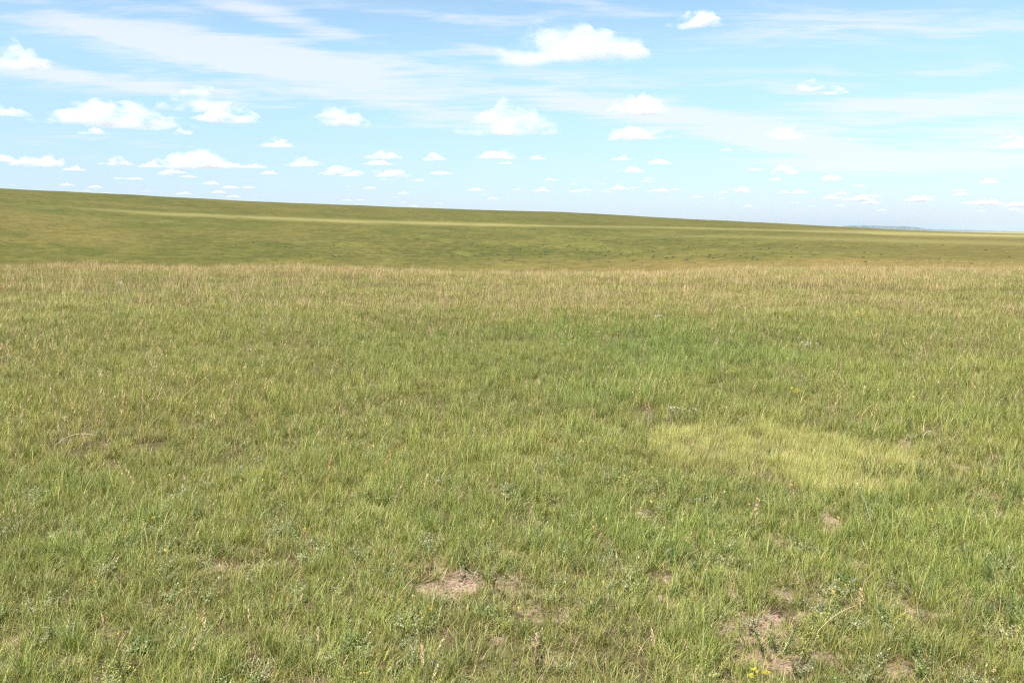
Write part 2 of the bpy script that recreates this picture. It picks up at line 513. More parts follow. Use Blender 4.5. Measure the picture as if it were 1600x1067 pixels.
hm = bpy.data.materials.new('haze_air'); hm.use_nodes = True
nt = hm.node_tree; nt.nodes.clear()
pv = N(nt, 'ShaderNodeVolumePrincipled')
pv.inputs['Color'].default_value = (.66, .82, 1, 1); pv.inputs['Density'].default_value = 5.0e-5; pv.inputs['Anisotropy'].default_value = 0.2
o_ = N(nt, 'ShaderNodeOutputMaterial'); nt.links.new(pv.outputs[0], o_.inputs['Volume'])
tag(link('haze', box_mesh('haze', (-33000, -33000, -32), (33000, 33000, 175), hm)), 'thin pale blue haze over the prairie', kind='stuff')


# ---------------------------------------------------------------- cumulus clouds: closed billowing bodies of droplets
def cloud_mat(dens, size=None, seed=0):
    m = bpy.data.materials.new('cloud_droplets'); m.use_nodes = True
    nt = m.node_tree; nt.nodes.clear()
    v = N(nt, 'ShaderNodeVolumePrincipled')
    v.inputs['Color'].default_value = (.985, .965, .99, 1); v.inputs['Density'].default_value = dens; v.inputs['Anisotropy'].default_value = 0.0
    if size:
        W_, D_, H_ = size
        tc = N(nt, 'ShaderNodeTexCoord')
        mp = N(nt, 'ShaderNodeMapping'); mp.inputs['Scale'].default_value = (.62 / H_, .62 / H_, 1.25 / H_)
        mp.inputs['Location'].default_value = (seed * 3.7, seed * 1.3, 0)
        nt.links.new(tc.outputs['Object'], mp.inputs[0])
        n1 = N(nt, 'ShaderNodeTexNoise'); n1.inputs['Scale'].default_value = 1.5; n1.inputs['Detail'].default_value = 6; n1.inputs['Roughness'].default_value = .62
        nt.links.new(mp.outputs[0], n1.inputs['Vector'])
        sc2 = N(nt, 'ShaderNodeVectorMath', operation='MULTIPLY'); nt.links.new(tc.outputs['Object'], sc2.inputs[0])
        sc2.inputs[1].default_value = (2.0 / W_, 2.0 / D_, .92 / H_)
        l2 = N(nt, 'ShaderNodeVectorMath', operation='LENGTH'); nt.links.new(sc2.outputs[0], l2.inputs[0])
        env = math_n(nt, 'SUBTRACT', 1.0, math_n(nt, 'POWER', l2.outputs['Value'], 2.0))
        q = math_n(nt, 'ADD', env, math_n(nt, 'MULTIPLY', math_n(nt, 'SUBTRACT', n1.outputs[0], .54), 5.5))
        nt.links.new(maprange(nt, q, 0.0, 1.0, 0.0, dens), v.inputs['Density'])
    o = N(nt, 'ShaderNodeOutputMaterial'); nt.links.new(v.outputs[0], o.inputs['Volume'])
    return m


def cloud_mesh(W, Dp, H, seed, mat, nx=64, ny=26, lobes=None):
    """flat-based cumulus: height of the top from overlapping domes, slightly hollowed base"""
    rs = np.random.default_rng(seed)
    gx, gy = np.meshgrid(np.linspace(-.5, .5, nx), np.linspace(-.5, .5, ny))
    x, y = gx * W, gy * Dp
    n = fbm(gx * 5 + seed, gy * 3 + seed * 1.7, seed, 4) - .5
    T = np.zeros_like(x)
    lobes = lobes or 9
    big = rs.uniform(-.28, .28)
    for k in range(lobes * 3):
        u = rs.normal(big * (1 if k % 2 else -.5), .20); v = rs.uniform(-.28, .28)
        if abs(u) > .42: continue
        env = (1 - (u / .47) ** 2) * (1 - .5 * abs(u - big))
        rad = rs.uniform(.07, .17) * W * (.6 + .5 * env)
        hh = H * env * rs.uniform(.45, 1.0)
        d2 = ((x - u * W) ** 2 + ((y - v * Dp)) ** 2) / rad ** 2
        T = np.maximum(T, hh * np.sqrt(np.clip(1 - d2, 0, 1)))
    base_env = np.sqrt(np.clip(1 - (gx / .49) ** 2 - (gy / .49) ** 2 + n * .5, 0, 1))
    edge = np.clip(1 - np.maximum(abs(gx), abs(gy)) / .5, 0, 1) * 8
    edge = np.clip(edge, 0, 1)
    T = np.maximum(T, H * .28 * base_env) * (1 + n * .7) * edge * np.clip(base_env * 3, 0, 1)
    T = np.maximum(T, 0) + H * .06 * fbm(gx * 22, gy * 10, seed + 5, 2) * np.clip(base_env * 4, 0, 1) * edge
    B = -(H * .10) * base_env * edge * (1 + n)
    n_ = nx * ny
    jx = (fbm(gx * 9, gy * 6 + 3, seed + 9, 3) - .5) * .05 * W * edge
    V = np.concatenate([np.stack([x + jx, y, T], -1).reshape(-1, 3), np.stack([x + jx, y, B - H * .002], -1).reshape(-1, 3)])
    i = np.arange(ny - 1)[:, None] * nx; j = np.arange(nx - 1)[None, :]
    top = np.stack([i + j, i + j + 1, i + nx + j + 1, i + nx + j], -1).reshape(-1, 4)
    bot = top[:, ::-1] + n_
    ring = list(range(nx)) + [k * nx + nx - 1 for k in range(1, ny)] + [(ny - 1) * nx + k for k in range(nx - 2, -1, -1)] + [k * nx for k in range(ny - 2, 0, -1)]
    side = [[ring[(k + 1) % len(ring)], ring[k], ring[k] + n_, ring[(k + 1) % len(ring)] + n_] for k in range(len(ring))]
    F = np.concatenate([top, bot, np.array(side)])
    return mesh_from('cloud_body', V, F, mat, None, True)


BASE_H = 1500.0
CL = [  # px centre, py of the base, width, height in pixels of the photograph, label
    (880, 90, 250, 56, 'largest white puffy cloud, high above the middle of the prairie'),
    (1087, 40, 84, 24, 'small bright puffy cloud alone near the top right of the big cloud'),
    (24, 102, 96, 36, 'puffy white cloud cut by the left edge, highest on that side'),
    (14, 179, 56, 16, 'small flat cloud at the left edge below the puffy one'),
    (180, 193, 200, 34, 'long low white cloud with bumpy top over the left of the ridge'),
    (314, 170, 112, 34, 'bright humped white cloud just right of the long low cloud'),
    (358, 189, 100, 22, 'flat trailing cloud tucked under the bright humped cloud'),
    (529, 194, 90, 28, 'single loaf shaped white cloud left of centre'),
    (797, 206, 165, 44, 'broad puffy cloud under the largest cloud, in the middle of the sky'),
    (1000, 176, 100, 28, 'soft puffy cloud inside the thin veil right of centre'),
    (995, 216, 104, 22, 'flat based white cloud just below the soft veiled cloud'),
    (1240, 215, 84, 24, 'small puffy cloud resting on the long thin veil at right'),
    (145, 209, 44, 11, 'tiny cloud just under the long low cloud at left'),
    (288, 210, 30, 9, 'tiny round cloud under the gap beside the humped cloud'),
    (432, 229, 62, 13, 'thin flat cloud between the humped cloud and the loaf shaped one'),
    (1580, 229, 76, 17, 'flat white cloud at the right edge above the far plain'),
    (1265, 140, 44, 15, 'small ragged cloud in the blue at upper right'),
    (1305, 146, 34, 12, 'ragged puff beside the small ragged cloud at upper right'),
    (62, 259, 74, 16, 'low bumpy cloud above the left end of the ridge'),
    (180, 257, 46, 11, 'low small cloud above the ridge, between two wider ones'),
    (300, 260, 108, 27, 'tallest of the low clouds above the left of the ridge'),
    (476, 259, 56, 14, 'low pointed cloud above the ridge, left of centre'),
    (600, 247, 58, 12, 'low cloud with wispy top above the middle of the ridge'),
    (680, 250, 46, 10, 'small low cloud just left of the middle of the sky'),
    (778, 247, 66, 13, 'low bright cloud directly over the middle of the ridge'),
    (838, 249, 28, 7, 'tiny cloud just right of the low bright middle cloud'),
    (533, 272, 66, 13, 'low flat cloud near the skyline, left of the middle'),
    (606, 275, 66, 13, 'low cloud beside the flat one near the middle skyline'),
    (987, 269, 46, 10, 'low small cloud over the falling end of the ridge'),
    (1230, 271, 52, 12, 'low cloud over the right part of the ridge'),
    (1297, 281, 36, 8, 'small low cloud right of the low cloud over the ridge end')]
protos = {}
for k, (px, py, w, h, lab) in enumerate(CL):
    a, e = pix_azel(px, py)
    w *= 1.15; h *= 1.2
    d = BASE_H / math.tan(e)
    W = w * d / FPX; H = h * d / FPX * 1.0
    m = cloud_mat(2.0 / (H + .06 * W), (W, W * .42, H), k)
    big = w > 70
    me = cloud_mesh(W, W * .42, H, 100 + k, m, 110 if big else 60, 40 if big else 22, 9 if big else 5)
    o = link('cumulus_cloud', me, None, (math.sin(a) * d, math.cos(a) * d, CAM_H + BASE_H))
    o.rotation_euler = (0, 0, -a)
    tag(o, lab, 'cloud', 'white cumulus clouds')
# the crowded rows of far small clouds along the skyline
small = [cloud_mesh(1.0, .4, .22, 300 + k, cloud_mat(.0065), 34, 14, 4) for k in range(6)]
smp = [(1435, 314, 44, 9), (1160, 300, 26, 9), (1340, 313, 46, 8), (1300, 311, 34, 7), (1360, 318, 30, 6), (1500, 305, 24, 6), (1540, 319, 50, 7),
       (1545, 286, 26, 7), (845, 299, 30, 7), (968, 296, 30, 8), (900, 300, 22, 5), (1030, 299, 40, 6), (1130, 302, 20, 5), (330, 262, 50, 7), (235, 261, 34, 10),
       (360, 261, 60, 8), (400, 262, 34, 8), (330, 288, 26, 7), (420, 272, 30, 6), (8, 252, 34, 9), (115, 266, 30, 7), (270, 270, 40, 6), (105, 290, 20, 5),
       (790, 256, 30, 5), (590, 257, 50, 8), (690, 272, 40, 5), (1135, 236, 24, 6), (860, 282, 26, 5), (1180, 266, 24, 5), (1210, 282, 24, 6), (1590, 322, 40, 7), (1030, 256, 40, 8),
       (970, 250, 34, 7), (1250, 302, 30, 6), (1225, 302, 20, 5)]
for k in range(110):
    py = 270 + 62 * rng.random() ** .75
    px = rng.uniform(-100, 1700)
    if py > 290 or rng.random() < .5:
        sc_ = np.interp(py, [270, 335], [1.0, .65])
        w = rng.uniform(9, 34) * sc_
        smp.append((px, py, w, w * rng.uniform(.10, .2)))
for k, (px, py, w, h) in enumerate(smp):
    a, e = pix_azel(px, py)
    d = BASE_H / math.tan(e); s = w * d / FPX
    me = small[k % 6]
    o = link('small_cumulus_cloud', me, None, (math.sin(a) * d, math.cos(a) * d, CAM_H + BASE_H))
    o.rotation_euler = (0, 0, -a); o.scale = (s, s, h * d / FPX / .22)
    tag(o, 'tiny white cloud in the crowded rows of small clouds low over the skyline', 'cloud', 'small clouds in rows along the skyline')

# ---------------------------------------------------------------- plant materials
def leaf_material(name, instanced=True, trans=0.30, rough=0.5, spec=0.35):
    m = bpy.data.materials.new(name); m.use_nodes = True
    nt = m.node_tree; nt.nodes.clear()
    c = attr(nt, 'col').outputs['Color']
    if instanced:
        c = mixc(nt, 1.0, c, attr(nt, 'tint', 'INSTANCER').outputs['Color'], 'MULTIPLY')
    p = N(nt, 'ShaderNodeBsdfPrincipled'); nt.links.new(c, p.inputs['Base Color'])
    p.inputs['Roughness'].default_value = rough; p.inputs['Specular IOR Level'].default_value = spec
    t = N(nt, 'ShaderNodeBsdfTranslucent')
    nt.links.new(mixc(nt, 1.0, c, (1.15, 1.15, .7), 'MULTIPLY'), t.inputs['Color'])
    x = N(nt, 'ShaderNodeMixShader'); x.inputs[0].default_value = trans
    nt.links.new(p.outputs[0], x.inputs[1]); nt.links.new(t.outputs[0], x.inputs[2])
    o = N(nt, 'ShaderNodeOutputMaterial'); nt.links.new(x.outputs[0], o.inputs['Surface'])
    return m


M_LEAF = leaf_material('grass_leaf', trans=.26)
M_DRY = leaf_material('dry_straw', trans=0.25, rough=.7, spec=.2)
M_PLANT = leaf_material('plant_leaf', False)
M_STRAW = leaf_material('single_straw', False, .25, .7, .2)

GREEN = np.array([.192, .235, .060]); GREEN2 = np.array([.285, .29, .090]); DEEP = np.array([.085, .13, .036]); BLUEG = np.array([.22, .26, .11])
TAN = np.array([.52, .42, .24]); PINK = np.array([.54, .35, .23]); BROWN = np.array([.19, .12, .07]); PALE = np.array([.50, .47, .31]); YELG = np.array([.375, .395, .125])
SAGE = np.array([.31, .33, .17])


class MB:
    """collects triangles and quads-as-triangles with a colour for each vertex"""
    def __init__(s): s.V = []; s.F = []; s.c = []; s.n = 0

    def add(s, V, F, c):
        V = np.asarray(V, float); F = np.asarray(F, int)
        s.V.append(V); s.F.append(F + s.n); s.n += len(V)
        c = np.asarray(c, float)
        s.c.append(np.broadcast_to(c, (len(V), 3)) if c.ndim == 1 else c)

    def build(s, name, mat):
        return mesh_from(name, np.concatenate(s.V), np.concatenate(s.F), mat, np.concatenate(s.c))


def blades(mb, rs, n, base_r, L, W, lean, curl, cols, seg=4, wind=0.25, flat=0.0, z0=0.0, tipc=None, basec=None, cx=0, cy=0, ellip=1.0, tipw=1.4):
    """n ribbon blades rooted in a disc; L, W, lean, curl are (min, max)"""
    a = rs.uniform(0, 2 * np.pi, n); rr = base_r * np.sqrt(rs.uniform(0, 1, n))
    bx = cx + rr * np.cos(a); by = cy + rr * np.sin(a) * ellip
    ln = rs.uniform(*L, n); w = rs.uniform(*W, n)
    out = a + rs.normal(0, .9, n)
    th0 = rs.uniform(*lean, n); cu = rs.uniform(*curl, n)
    tw = rs.uniform(-.7, .7, n)
    s = np.linspace(0, 1, seg + 1)
    P = np.zeros((n, seg + 1, 3)); P[:, 0, 0] = bx; P[:, 0, 1] = by; P[:, 0, 2] = z0 - .004
    for k in range(1, seg + 1):
        th = th0 + cu * s[k] ** 1.5
        d = ln / seg
        dx = np.sin(th) * np.cos(out) + wind * s[k] * .8; dy = np.sin(th) * np.sin(out); dz = np.cos(th)
        q = np.sqrt(dx * dx + dy * dy + dz * dz)
        P[:, k, 0] = P[:, k - 1, 0] + d * dx / q; P[:, k, 1] = P[:, k - 1, 1] + d * dy / q
        P[:, k, 2] = np.maximum(P[:, k - 1, 2] + d * dz / q, .002)
    side = out + np.pi / 2 + tw
    sx, sy = np.cos(side), np.sin(side)
    ww = (1 - s ** tipw) * (0.65 + .35 * np.minimum(s * 5, 1))
    nv = 2 * seg + 1
    V = np.zeros((n, nv, 3)); Cc = np.zeros((n, nv, 3))
    ci = rs.choice(len(cols), n, p=np.array([c[1] for c in cols]) / sum(c[1] for c in cols))
    base = np.array([c[0] for c in cols])[ci] * rs.uniform(.66, 1.36, (n, 1))
    tip = base * np.array([1.25, 1.15, .95]) if tipc is None else np.broadcast_to(tipc, base.shape)
    root = base * np.array([1.0, .85, .8]) if basec is None else np.broadcast_to(basec, base.shape)
    for k in range(seg):
        hw = w * ww[k] * .5
        V[:, 2 * k] = P[:, k] - np.stack([sx * hw, sy * hw, 0 * hw], 1)
        V[:, 2 * k + 1] = P[:, k] + np.stack([sx * hw, sy * hw, 0 * hw], 1)
        t = s[k]
        cc = root * max(0, 1 - 3 * t) + base * (1 - max(0, 1 - 3 * t) - max(0, 2 * t - 1) * .8) + tip * max(0, 2 * t - 1) * .8
        Cc[:, 2 * k] = cc; Cc[:, 2 * k + 1] = cc
    V[:, nv - 1] = P[:, seg]; Cc[:, nv - 1] = tip
    F = []
    for k in range(seg - 1):
        F += [[2 * k, 2 * k + 1, 2 * k + 3], [2 * k, 2 * k + 3, 2 * k + 2]]
    F.append([2 * seg - 2, 2 * seg - 1, 2 * seg])
    F = np.array(F)
    FF = (np.arange(n)[:, None, None] * nv + F[None]).reshape(-1, 3)
    mb.add(V.reshape(-1, 3), FF, Cc.reshape(-1, 3))
    return P


def tube(mb, pts, r0, r1, col, sides=3):
    pts = [np.array(p, float) for p in pts]
    V, F = [], []
    n = len(pts)
    for k, p in enumerate(pts):
        t = pts[min(k + 1, n - 1)] - pts[max(k - 1, 0)]; t = t / (np.linalg.norm(t) + 1e-9)
        u = np.cross(t, [0.3, 1, .2]); u /= np.linalg.norm(u) + 1e-9; v = np.cross(t, u)
        r = r0 + (r1 - r0) * k / max(1, n - 1)
        for q in range(sides):
            a = 2 * math.pi * q / sides
            V.append(p + r * (u * math.cos(a) + v * math.sin(a)))
    for k in range(n - 1):
        for q in range(sides):
            a, b = k * sides + q, k * sides + (q + 1) % sides
            F += [[a, b, b + sides], [a, b + sides, a + sides]]
    mb.add(V, F, col)


def culm_points(rs, L, lean, curl, out, wind=.2, n=6):
    p = np.array([rs.normal(0, .01), rs.normal(0, .01), -.003]); pts = [p.copy()]
    for k in range(1, n + 1):
        th = lean + curl * (k / n) ** 2
        d = np.array([math.sin(th) * math.cos(out) + wind * k / n, math.sin(th) * math.sin(out), math.cos(th)]); d /= np.linalg.norm(d)
        p = p + d * L / n; pts.append(p.copy())
    return pts


def seedhead(mb, rs, p0, d, L, wid, col, n=16):
    """loose spike: short pointed spikelets set along the axis"""
    d = d / np.linalg.norm(d)
    u = np.cross(d, [0, 1, .1]); u /= np.linalg.norm(u); v = np.cross(d, u)
    for k in range(n):
        t = k / n; a = rs.uniform(0, 6.28)
        o = (u * math.cos(a) + v * math.sin(a))
        b = p0 + d * L * t
        ln = L * rs.uniform(.14, .24) * (1.1 - .5 * t)
        tip = b + d * ln * .9 + o * wid * (1.1 - .6 * t)
        w = np.cross(o, d) * wid * .30
        mid = (b + tip) / 2 + o * wid * .15
        c = col * rs.uniform(.75, 1.25)
        mb.add([b, mid - w, mid + w, tip], [[0, 1, 2], [1, 3, 2]], c)


def leaflets(mb, rs, pts, n, size, col, aspect=.45, spread=1.0, start=.1):
    pts = np.array(pts)
    for k in range(n):
        t = start + (1 - start) * (k + rs.uniform()) / n
        f = t * (len(pts) - 1); i = min(int(f), len(pts) - 2); b = pts[i] * (1 - (f - i)) + pts[i + 1] * (f - i)
        a = rs.uniform(0, 6.28); e = rs.uniform(-.1, .9)
        d = np.array([math.cos(a) * math.cos(e), math.sin(a) * math.cos(e), math.sin(e)]) * spread
        s = size * rs.uniform(.6, 1.25) * (1.1 - .5 * t)
        w = np.cross(d, [0, 0, 1.0]); w /= np.linalg.norm(w) + 1e-9
        tip = b + d * s; m = b + d * s * .5 + np.array([0, 0, .1 * s])
        c = col * rs.uniform(.75, 1.3)
        mb.add([b, m - w * s * aspect * .5, tip, m + w * s * aspect * .5], [[0, 1, 2], [0, 2, 3]], c)


LIB = {}


def library(kind, n, fn):
    col = bpy.data.collections.new('library_' + kind)
    for k in range(n):
        mb = MB(); fn(mb, np.random.default_rng(1000 + 37 * k + sum(map(ord, kind))), k)
        me = mb.build(kind, M_DRY if kind in ('straw', 'litter', 'farstraw') else M_LEAF)
        o = bpy.data.objects.new('%s_%02d' % (kind, k), me); col.objects.link(o)
    LIB[kind] = (col, n)


GC = [(GREEN, 5), (GREEN2, 4), (DEEP, 2), (BLUEG, 2), (TAN, .7)]


def p_tuft(mb, rs, k):        # wheatgrass tufts: a few strong blades, some straw at the foot
    big = 1 + .25 * (k % 3)
    for q in range(3):
        ax, ay = rs.normal(0, .028, 2)
        blades(mb, rs, 10, .018, (.08 * big, .17 * big), (.0019, .0044), (.04, .62), (.0, 1.1), GC, 4, cx=ax, cy=ay, wind=.22)
    blades(mb, rs, 18, .055, (.04, .10), (.0022, .004), (.2, .9), (0, .9), [(GREEN, 3), (GREEN2, 3), (TAN, 1), (SAGE, 1)], 3)
    blades(mb, rs, 9, .05, (.05, .14), (.0013, .0027), (.25, 1.3), (0, .9), [(TAN, 2), (PALE, 2), (BROWN, 1), (PINK, 1.5)], 3, tipc=PALE)


def p_low(mb, rs, k):         # short thin understory
    blades(mb, rs, 46, .075, (.025, .085), (.0018, .0036), (.1, 1.0), (0, .9), [(GREEN, 3), (GREEN2, 3), (SAGE, 2), (DEEP, 1)], 3)
    blades(mb, rs, 10, .08, (.03, .09), (.0012, .0026), (.8, 1.45), (0, .4), [(TAN, 2), (PALE, 1), (BROWN, 1.5)], 2, tipc=TAN)


def p_forb(mb, rs, k):        # leafy low forbs, pale grey-green to fresh green
    base = [GREEN2 * 1.05, SAGE, np.array([.19, .25, .075]), SAGE * 1.15][k % 4]
    for q in range(8):
        pts = culm_points(rs, rs.uniform(.05, .12), rs.uniform(.2, .8), .3, rs.uniform(0, 6.28), .15, 4)
        pts = [p + np.array([rs.normal(0, .0), 0, 0]) for p in pts]
        tube(mb, pts, .0009, .0006, base * .8)
        leaflets(mb, rs, pts, 15, .016, base, .42)
    if k % 8 == 0:
        for q in range(2):
            b = rs.normal(0, .05, 2); z = rs.uniform(.07, .11)
            for j in range(3):
                o = rs.normal(0, .005, 3)
                mb.add([[b[0] + o[0], b[1] + o[1], z + o[2]], [b[0] + o[0] + .006, b[1] + o[1], z + .002], [b[0] + o[0] + .002, b[1] + o[1] + .005, z + .005]], [[0, 1, 2]], np.array([.62, .42, .10]))


def p_straw(mb, rs, k):       # flowering culms with seed heads
    for q in range(3):
        out = rs.uniform(0, 6.28)
        pts = culm_points(rs, rs.uniform(.20, .36), rs.uniform(.02, .25), rs.uniform(0, .35), out, .16, 5)
        pts = [p + np.array([.03 * math.cos(q * 2.1), .03 * math.sin(q * 2.1), 0]) for p in pts]
        c = [TAN, PINK, np.array([.33, .30, .13])][rs.integers(0, 3)]
        tube(mb, pts, .0011, .0007, c * .8)
        seedhead(mb, rs, pts[-1], pts[-1] - pts[-2], rs.uniform(.045, .085), .009, c * 1.15)
    blades(mb, rs, 6, .04, (.08, .2), (.0018, .0035), (.1, .6), (.1, 1.0), [(TAN, 2), (PINK, 1), (GREEN2, 1)], 4, tipc=PALE)


def p_litter(mb, rs, k):      # dead blades lying on the soil
    blades(mb, rs, 26, .09, (.03, .11), (.0012, .0032), (1.25, 1.56), (-.1, .12), [(TAN, 2), (PALE, 2), (BROWN, 3), (PINK, 1)], 2, wind=0, tipc=None)


def p_crumb(mb, rs, k):       # crumbs and small stones of the bare soil
    for q in range(26):
        c = np.array([rs.normal(0, .05), rs.normal(0, .05), 0]); r_ = rs.uniform(.0015, .007) * (1.5 if q < 3 else 1)
        P = rs.normal(0, 1, (6, 3)); P = P / np.linalg.norm(P, axis=1)[:, None]
        P = np.array([[1, 0, 0], [0, 1, 0], [-1, 0, 0], [0, -1, 0], [0, 0, 1], [0, 0, -1]]) + rs.normal(0, .25, (6, 3))
        P = P * r_ * np.array([1, 1, .7]) + c + np.array([0, 0, r_ * .3])
        mb.add(P, [[0, 1, 4], [1, 2, 4], [2, 3, 4], [3, 0, 4], [1, 0, 5], [2, 1, 5], [3, 2, 5], [0, 3, 5]], np.array([.27, .19, .14]) * rs.uniform(.55, 1.4))


def p_fine(mb, rs, k):        # the pale yellow-green patch: very fine short grass
    blades(mb, rs, 110, .085, (.05, .11), (.0011, .0022), (.05, .6), (0, .6), [(YELG, 5), (YELG * np.array([1.2, 1.02, 1.1]), 2), (TAN, .8)], 3, wind=.3)


def p_fargreen(mb, rs, k):    # broad clump for the middle distance
    blades(mb, rs, 80, .24, (.06, .165), (.0026, .0058), (.05, .85), (0, .8), [(GREEN, 4), (GREEN2, 4), (DEEP, 1.8), (SAGE, 1.2), (TAN, 1.3), (PINK, .7)], 2, wind=.25)


def p_farstraw(mb, rs, k):
    blades(mb, rs, 20, .25, (.16, .34), (.003, .0065), (.02, .42), (0, .4), [(TAN, 3), (PINK, 3), (PALE, 1), (GREEN2, 1)], 2, wind=.18, tipw=3.0)


library('tuft', 14, p_tuft); library('low', 8, p_low); library('forb', 8, p_forb); library('straw', 12, p_straw)
library('litter', 6, p_litter); library('crumb', 5, p_crumb); library('fine', 6, p_fine); library('fargreen', 10, p_fargreen); library('farstraw', 8, p_farstraw)


def scatter(name, label, kind, P, tint, scl, idx=None, rot=None):
    """one mass of plants: points that carry instances of the library's plants"""
    n = len(P)
    me = bpy.data.meshes.new(name); me.vertices.add(n); me.vertices.foreach_set('co', np.asarray(P, np.float32).ravel())
    col, k = LIB[kind]
    a = me.attributes.new('pick', 'INT', 'POINT'); a.data.foreach_set('value', (rng.integers(0, k, n) if idx is None else idx).astype(np.int32))
    if rot is None:
        rot = np.stack([rng.normal(0, .06, n), rng.normal(0, .06, n), rng.normal(0, .75, n)], 1)
    a = me.attributes.new('turn', 'FLOAT_VECTOR', 'POINT'); a.data.foreach_set('vector', rot.astype(np.float32).ravel())
    a = me.attributes.new('size', 'FLOAT_VECTOR', 'POINT'); a.data.foreach_set('vector', np.asarray(scl, np.float32).ravel())
    a = me.attributes.new('tint', 'FLOAT_VECTOR', 'POINT'); a.data.foreach_set('vector', np.asarray(tint, np.float32).ravel())
    o = link(name, me); tag(o, label, None, None, 'stuff')
    ng = bpy.data.node_groups.new('plant_' + name, 'GeometryNodeTree')
    ng.interface.new_socket('Geometry', in_out='INPUT', socket_type='NodeSocketGeometry')
    ng.interface.new_socket('Geometry', in_out='OUTPUT', socket_type='NodeSocketGeometry')
    gi = ng.nodes.new('NodeGroupInput'); go = ng.nodes.new('NodeGroupOutput')
    ci = ng.nodes.new('GeometryNodeCollectionInfo'); ci.inputs['Collection'].default_value = col
    ci.inputs['Separate Children'].default_value = True; ci.inputs['Reset Children'].default_value = True
    ip = ng.nodes.new('GeometryNodeInstanceOnPoints'); ip.inputs['Pick Instance'].default_value = True

    def named(nm, typ):
        q = ng.nodes.new('GeometryNodeInputNamedAttribute'); q.data_type = typ; q.inputs[0].default_value = nm
        return q.outputs['Attribute']
    er = ng.nodes.new('FunctionNodeEulerToRotation')
    L = ng.links.new
    L(gi.outputs[0], ip.inputs['Points']); L(ci.outputs[0], ip.inputs['Instance'])
    L(named('pick', 'INT'), ip.inputs['Instance Index']); L(named('turn', 'FLOAT_VECTOR'), er.inputs[0]); L(er.outputs[0], ip.inputs['Rotation'])
    L(named('size', 'FLOAT_VECTOR'), ip.inputs['Scale']); L(ip.outputs[0], go.inputs[0])
    md = o.modifiers.new('plants', 'NODES'); md.node_group = ng
    return o


# ---------------------------------------------------------------- where each plant grows
HALF = math.atan(800 / FPX)


def spots(r0, r1, dens, margin=0.16):
    """random points in the wedge before the camera (and a little to its sides) at a density per square metre"""
    a_max = HALF + margin + 0.35 * math.exp(-r0 / 3)
    area = a_max * (r1 * r1 - r0 * r0)
    n = int(area * dens)
    r = np.sqrt(rng.uniform(r0 * r0, r1 * r1, n)); a = rng.uniform(-a_max, a_max, n)
    x, y = r * np.sin(a), r * np.cos(a)
    return x, y


def site(x, y):
    z = height(x, y)
    px, py = project(x, y, z)
    s = {}
    s['z'] = z; s['px'] = px; s['py'] = py; s['r'] = np.hypot(x, y)
    s['soil'] = soil_amt(px, py, x, y) * (1 - sstep(12, 20, s['r']))
    s['pale'] = pale_patch(px, py, x, y) * (s['r'] < 14)
    n1 = fbm(x / 1.9, y / 1.9, 41, 4); n2 = fbm(x / 8, y / 8, 51, 3); n3 = fbm(x / .7, y / .7, 61, 3)
    s['n1'], s['n2'], s['n3'] = n1, n2, n3
    crest = sstep(np.interp(px, [0, 500, 1000, 1600], [432, 440, 455, 450]), 421, py)
    dry = .30 * (n1 - .42) * 3 + .25 * (n2 - .45) * 3
    dry = dry + .42 * crest * np.interp(px, [0, 500, 900, 1200, 1600], [1.15, .95, .75, .55, .5]) + .18 * blob(px, py, 1100, 445, 330, 16)
    dry = dry + .40 * blob(px, py, 200, 610, 380, 85) + .25 * blob(px, py, 120, 700, 200, 60) + .30 * blob(px, py, 1480, 575, 190, 40) + .25 * blob(px, py, 950, 480, 400, 22)
    dry = dry - .30 * blob(px, py, 1000, 570, 300, 55) - .15 * blob(px, py, 900, 760, 500, 60) + .1 * blob(px, py, 1450, 500, 200, 20)
    s['dry'] = np.clip(dry, 0, 1)
    s['lush'] = np.clip(.42 + 1.6 * (n2 - .5) + 1.5 * (n1 - .5) + .45 * blob(px, py, 1000, 580, 330, 70) + .25 * blob(px, py, 800, 800, 700, 110) + .8 * (n3 - .5), 0, 1)
    return s


def tints(s, n, dry_w=1.0):
    L_ = s['lush'][:, None]; D_ = (s['dry'] * dry_w)[:, None]
    lush = np.array([.78, .90, .66]); plain = np.array([1.10, 1.05, .88]); dryc = np.array([1.45, 1.14, 1.0])
    t = plain * (1 - L_) + lush * L_
    t = t * (1 - D_ * .75) + dryc * D_ * .75
    v = rng.uniform(.82, 1.2, (n, 1)) * (1 + .5 * (s['n3'] - .5))[:, None]
    return t * v


def keep(x, y, s, m):
    return x[m], y[m], {k: v[m] for k, v in s.items()}


def plant(name, label, kind, zones, prob, size, dry_w=1.0, zs=1.0, tint=None):
    XS, YS, ZS, TS, SS = [], [], [], [], []
    for (r0, r1, dens) in zones:
        x, y = spots(r0, r1, dens); s = site(x, y)
        p = prob(s)
        x, y, s = keep(x, y, s, rng.uniform(0, 1, len(x)) < p)
        n = len(x)
        f = size(s) * rng.uniform(.75, 1.3, n)
        XS.append(x); YS.append(y); ZS.append(s['z'])
        TS.append(tints(s, n, dry_w) if tint is None else tint(s, n))
        SS.append(np.stack([f * rng.uniform(.9, 1.1, n), f * rng.uniform(.9, 1.1, n), f * zs * rng.uniform(.85, 1.2, n)], 1))
    P = np.stack([np.concatenate(XS), np.concatenate(YS), np.concatenate(ZS)], 1)
    print(name, len(P))
    return scatter(name, label, kind, P, np.concatenate(TS), np.concatenate(SS))


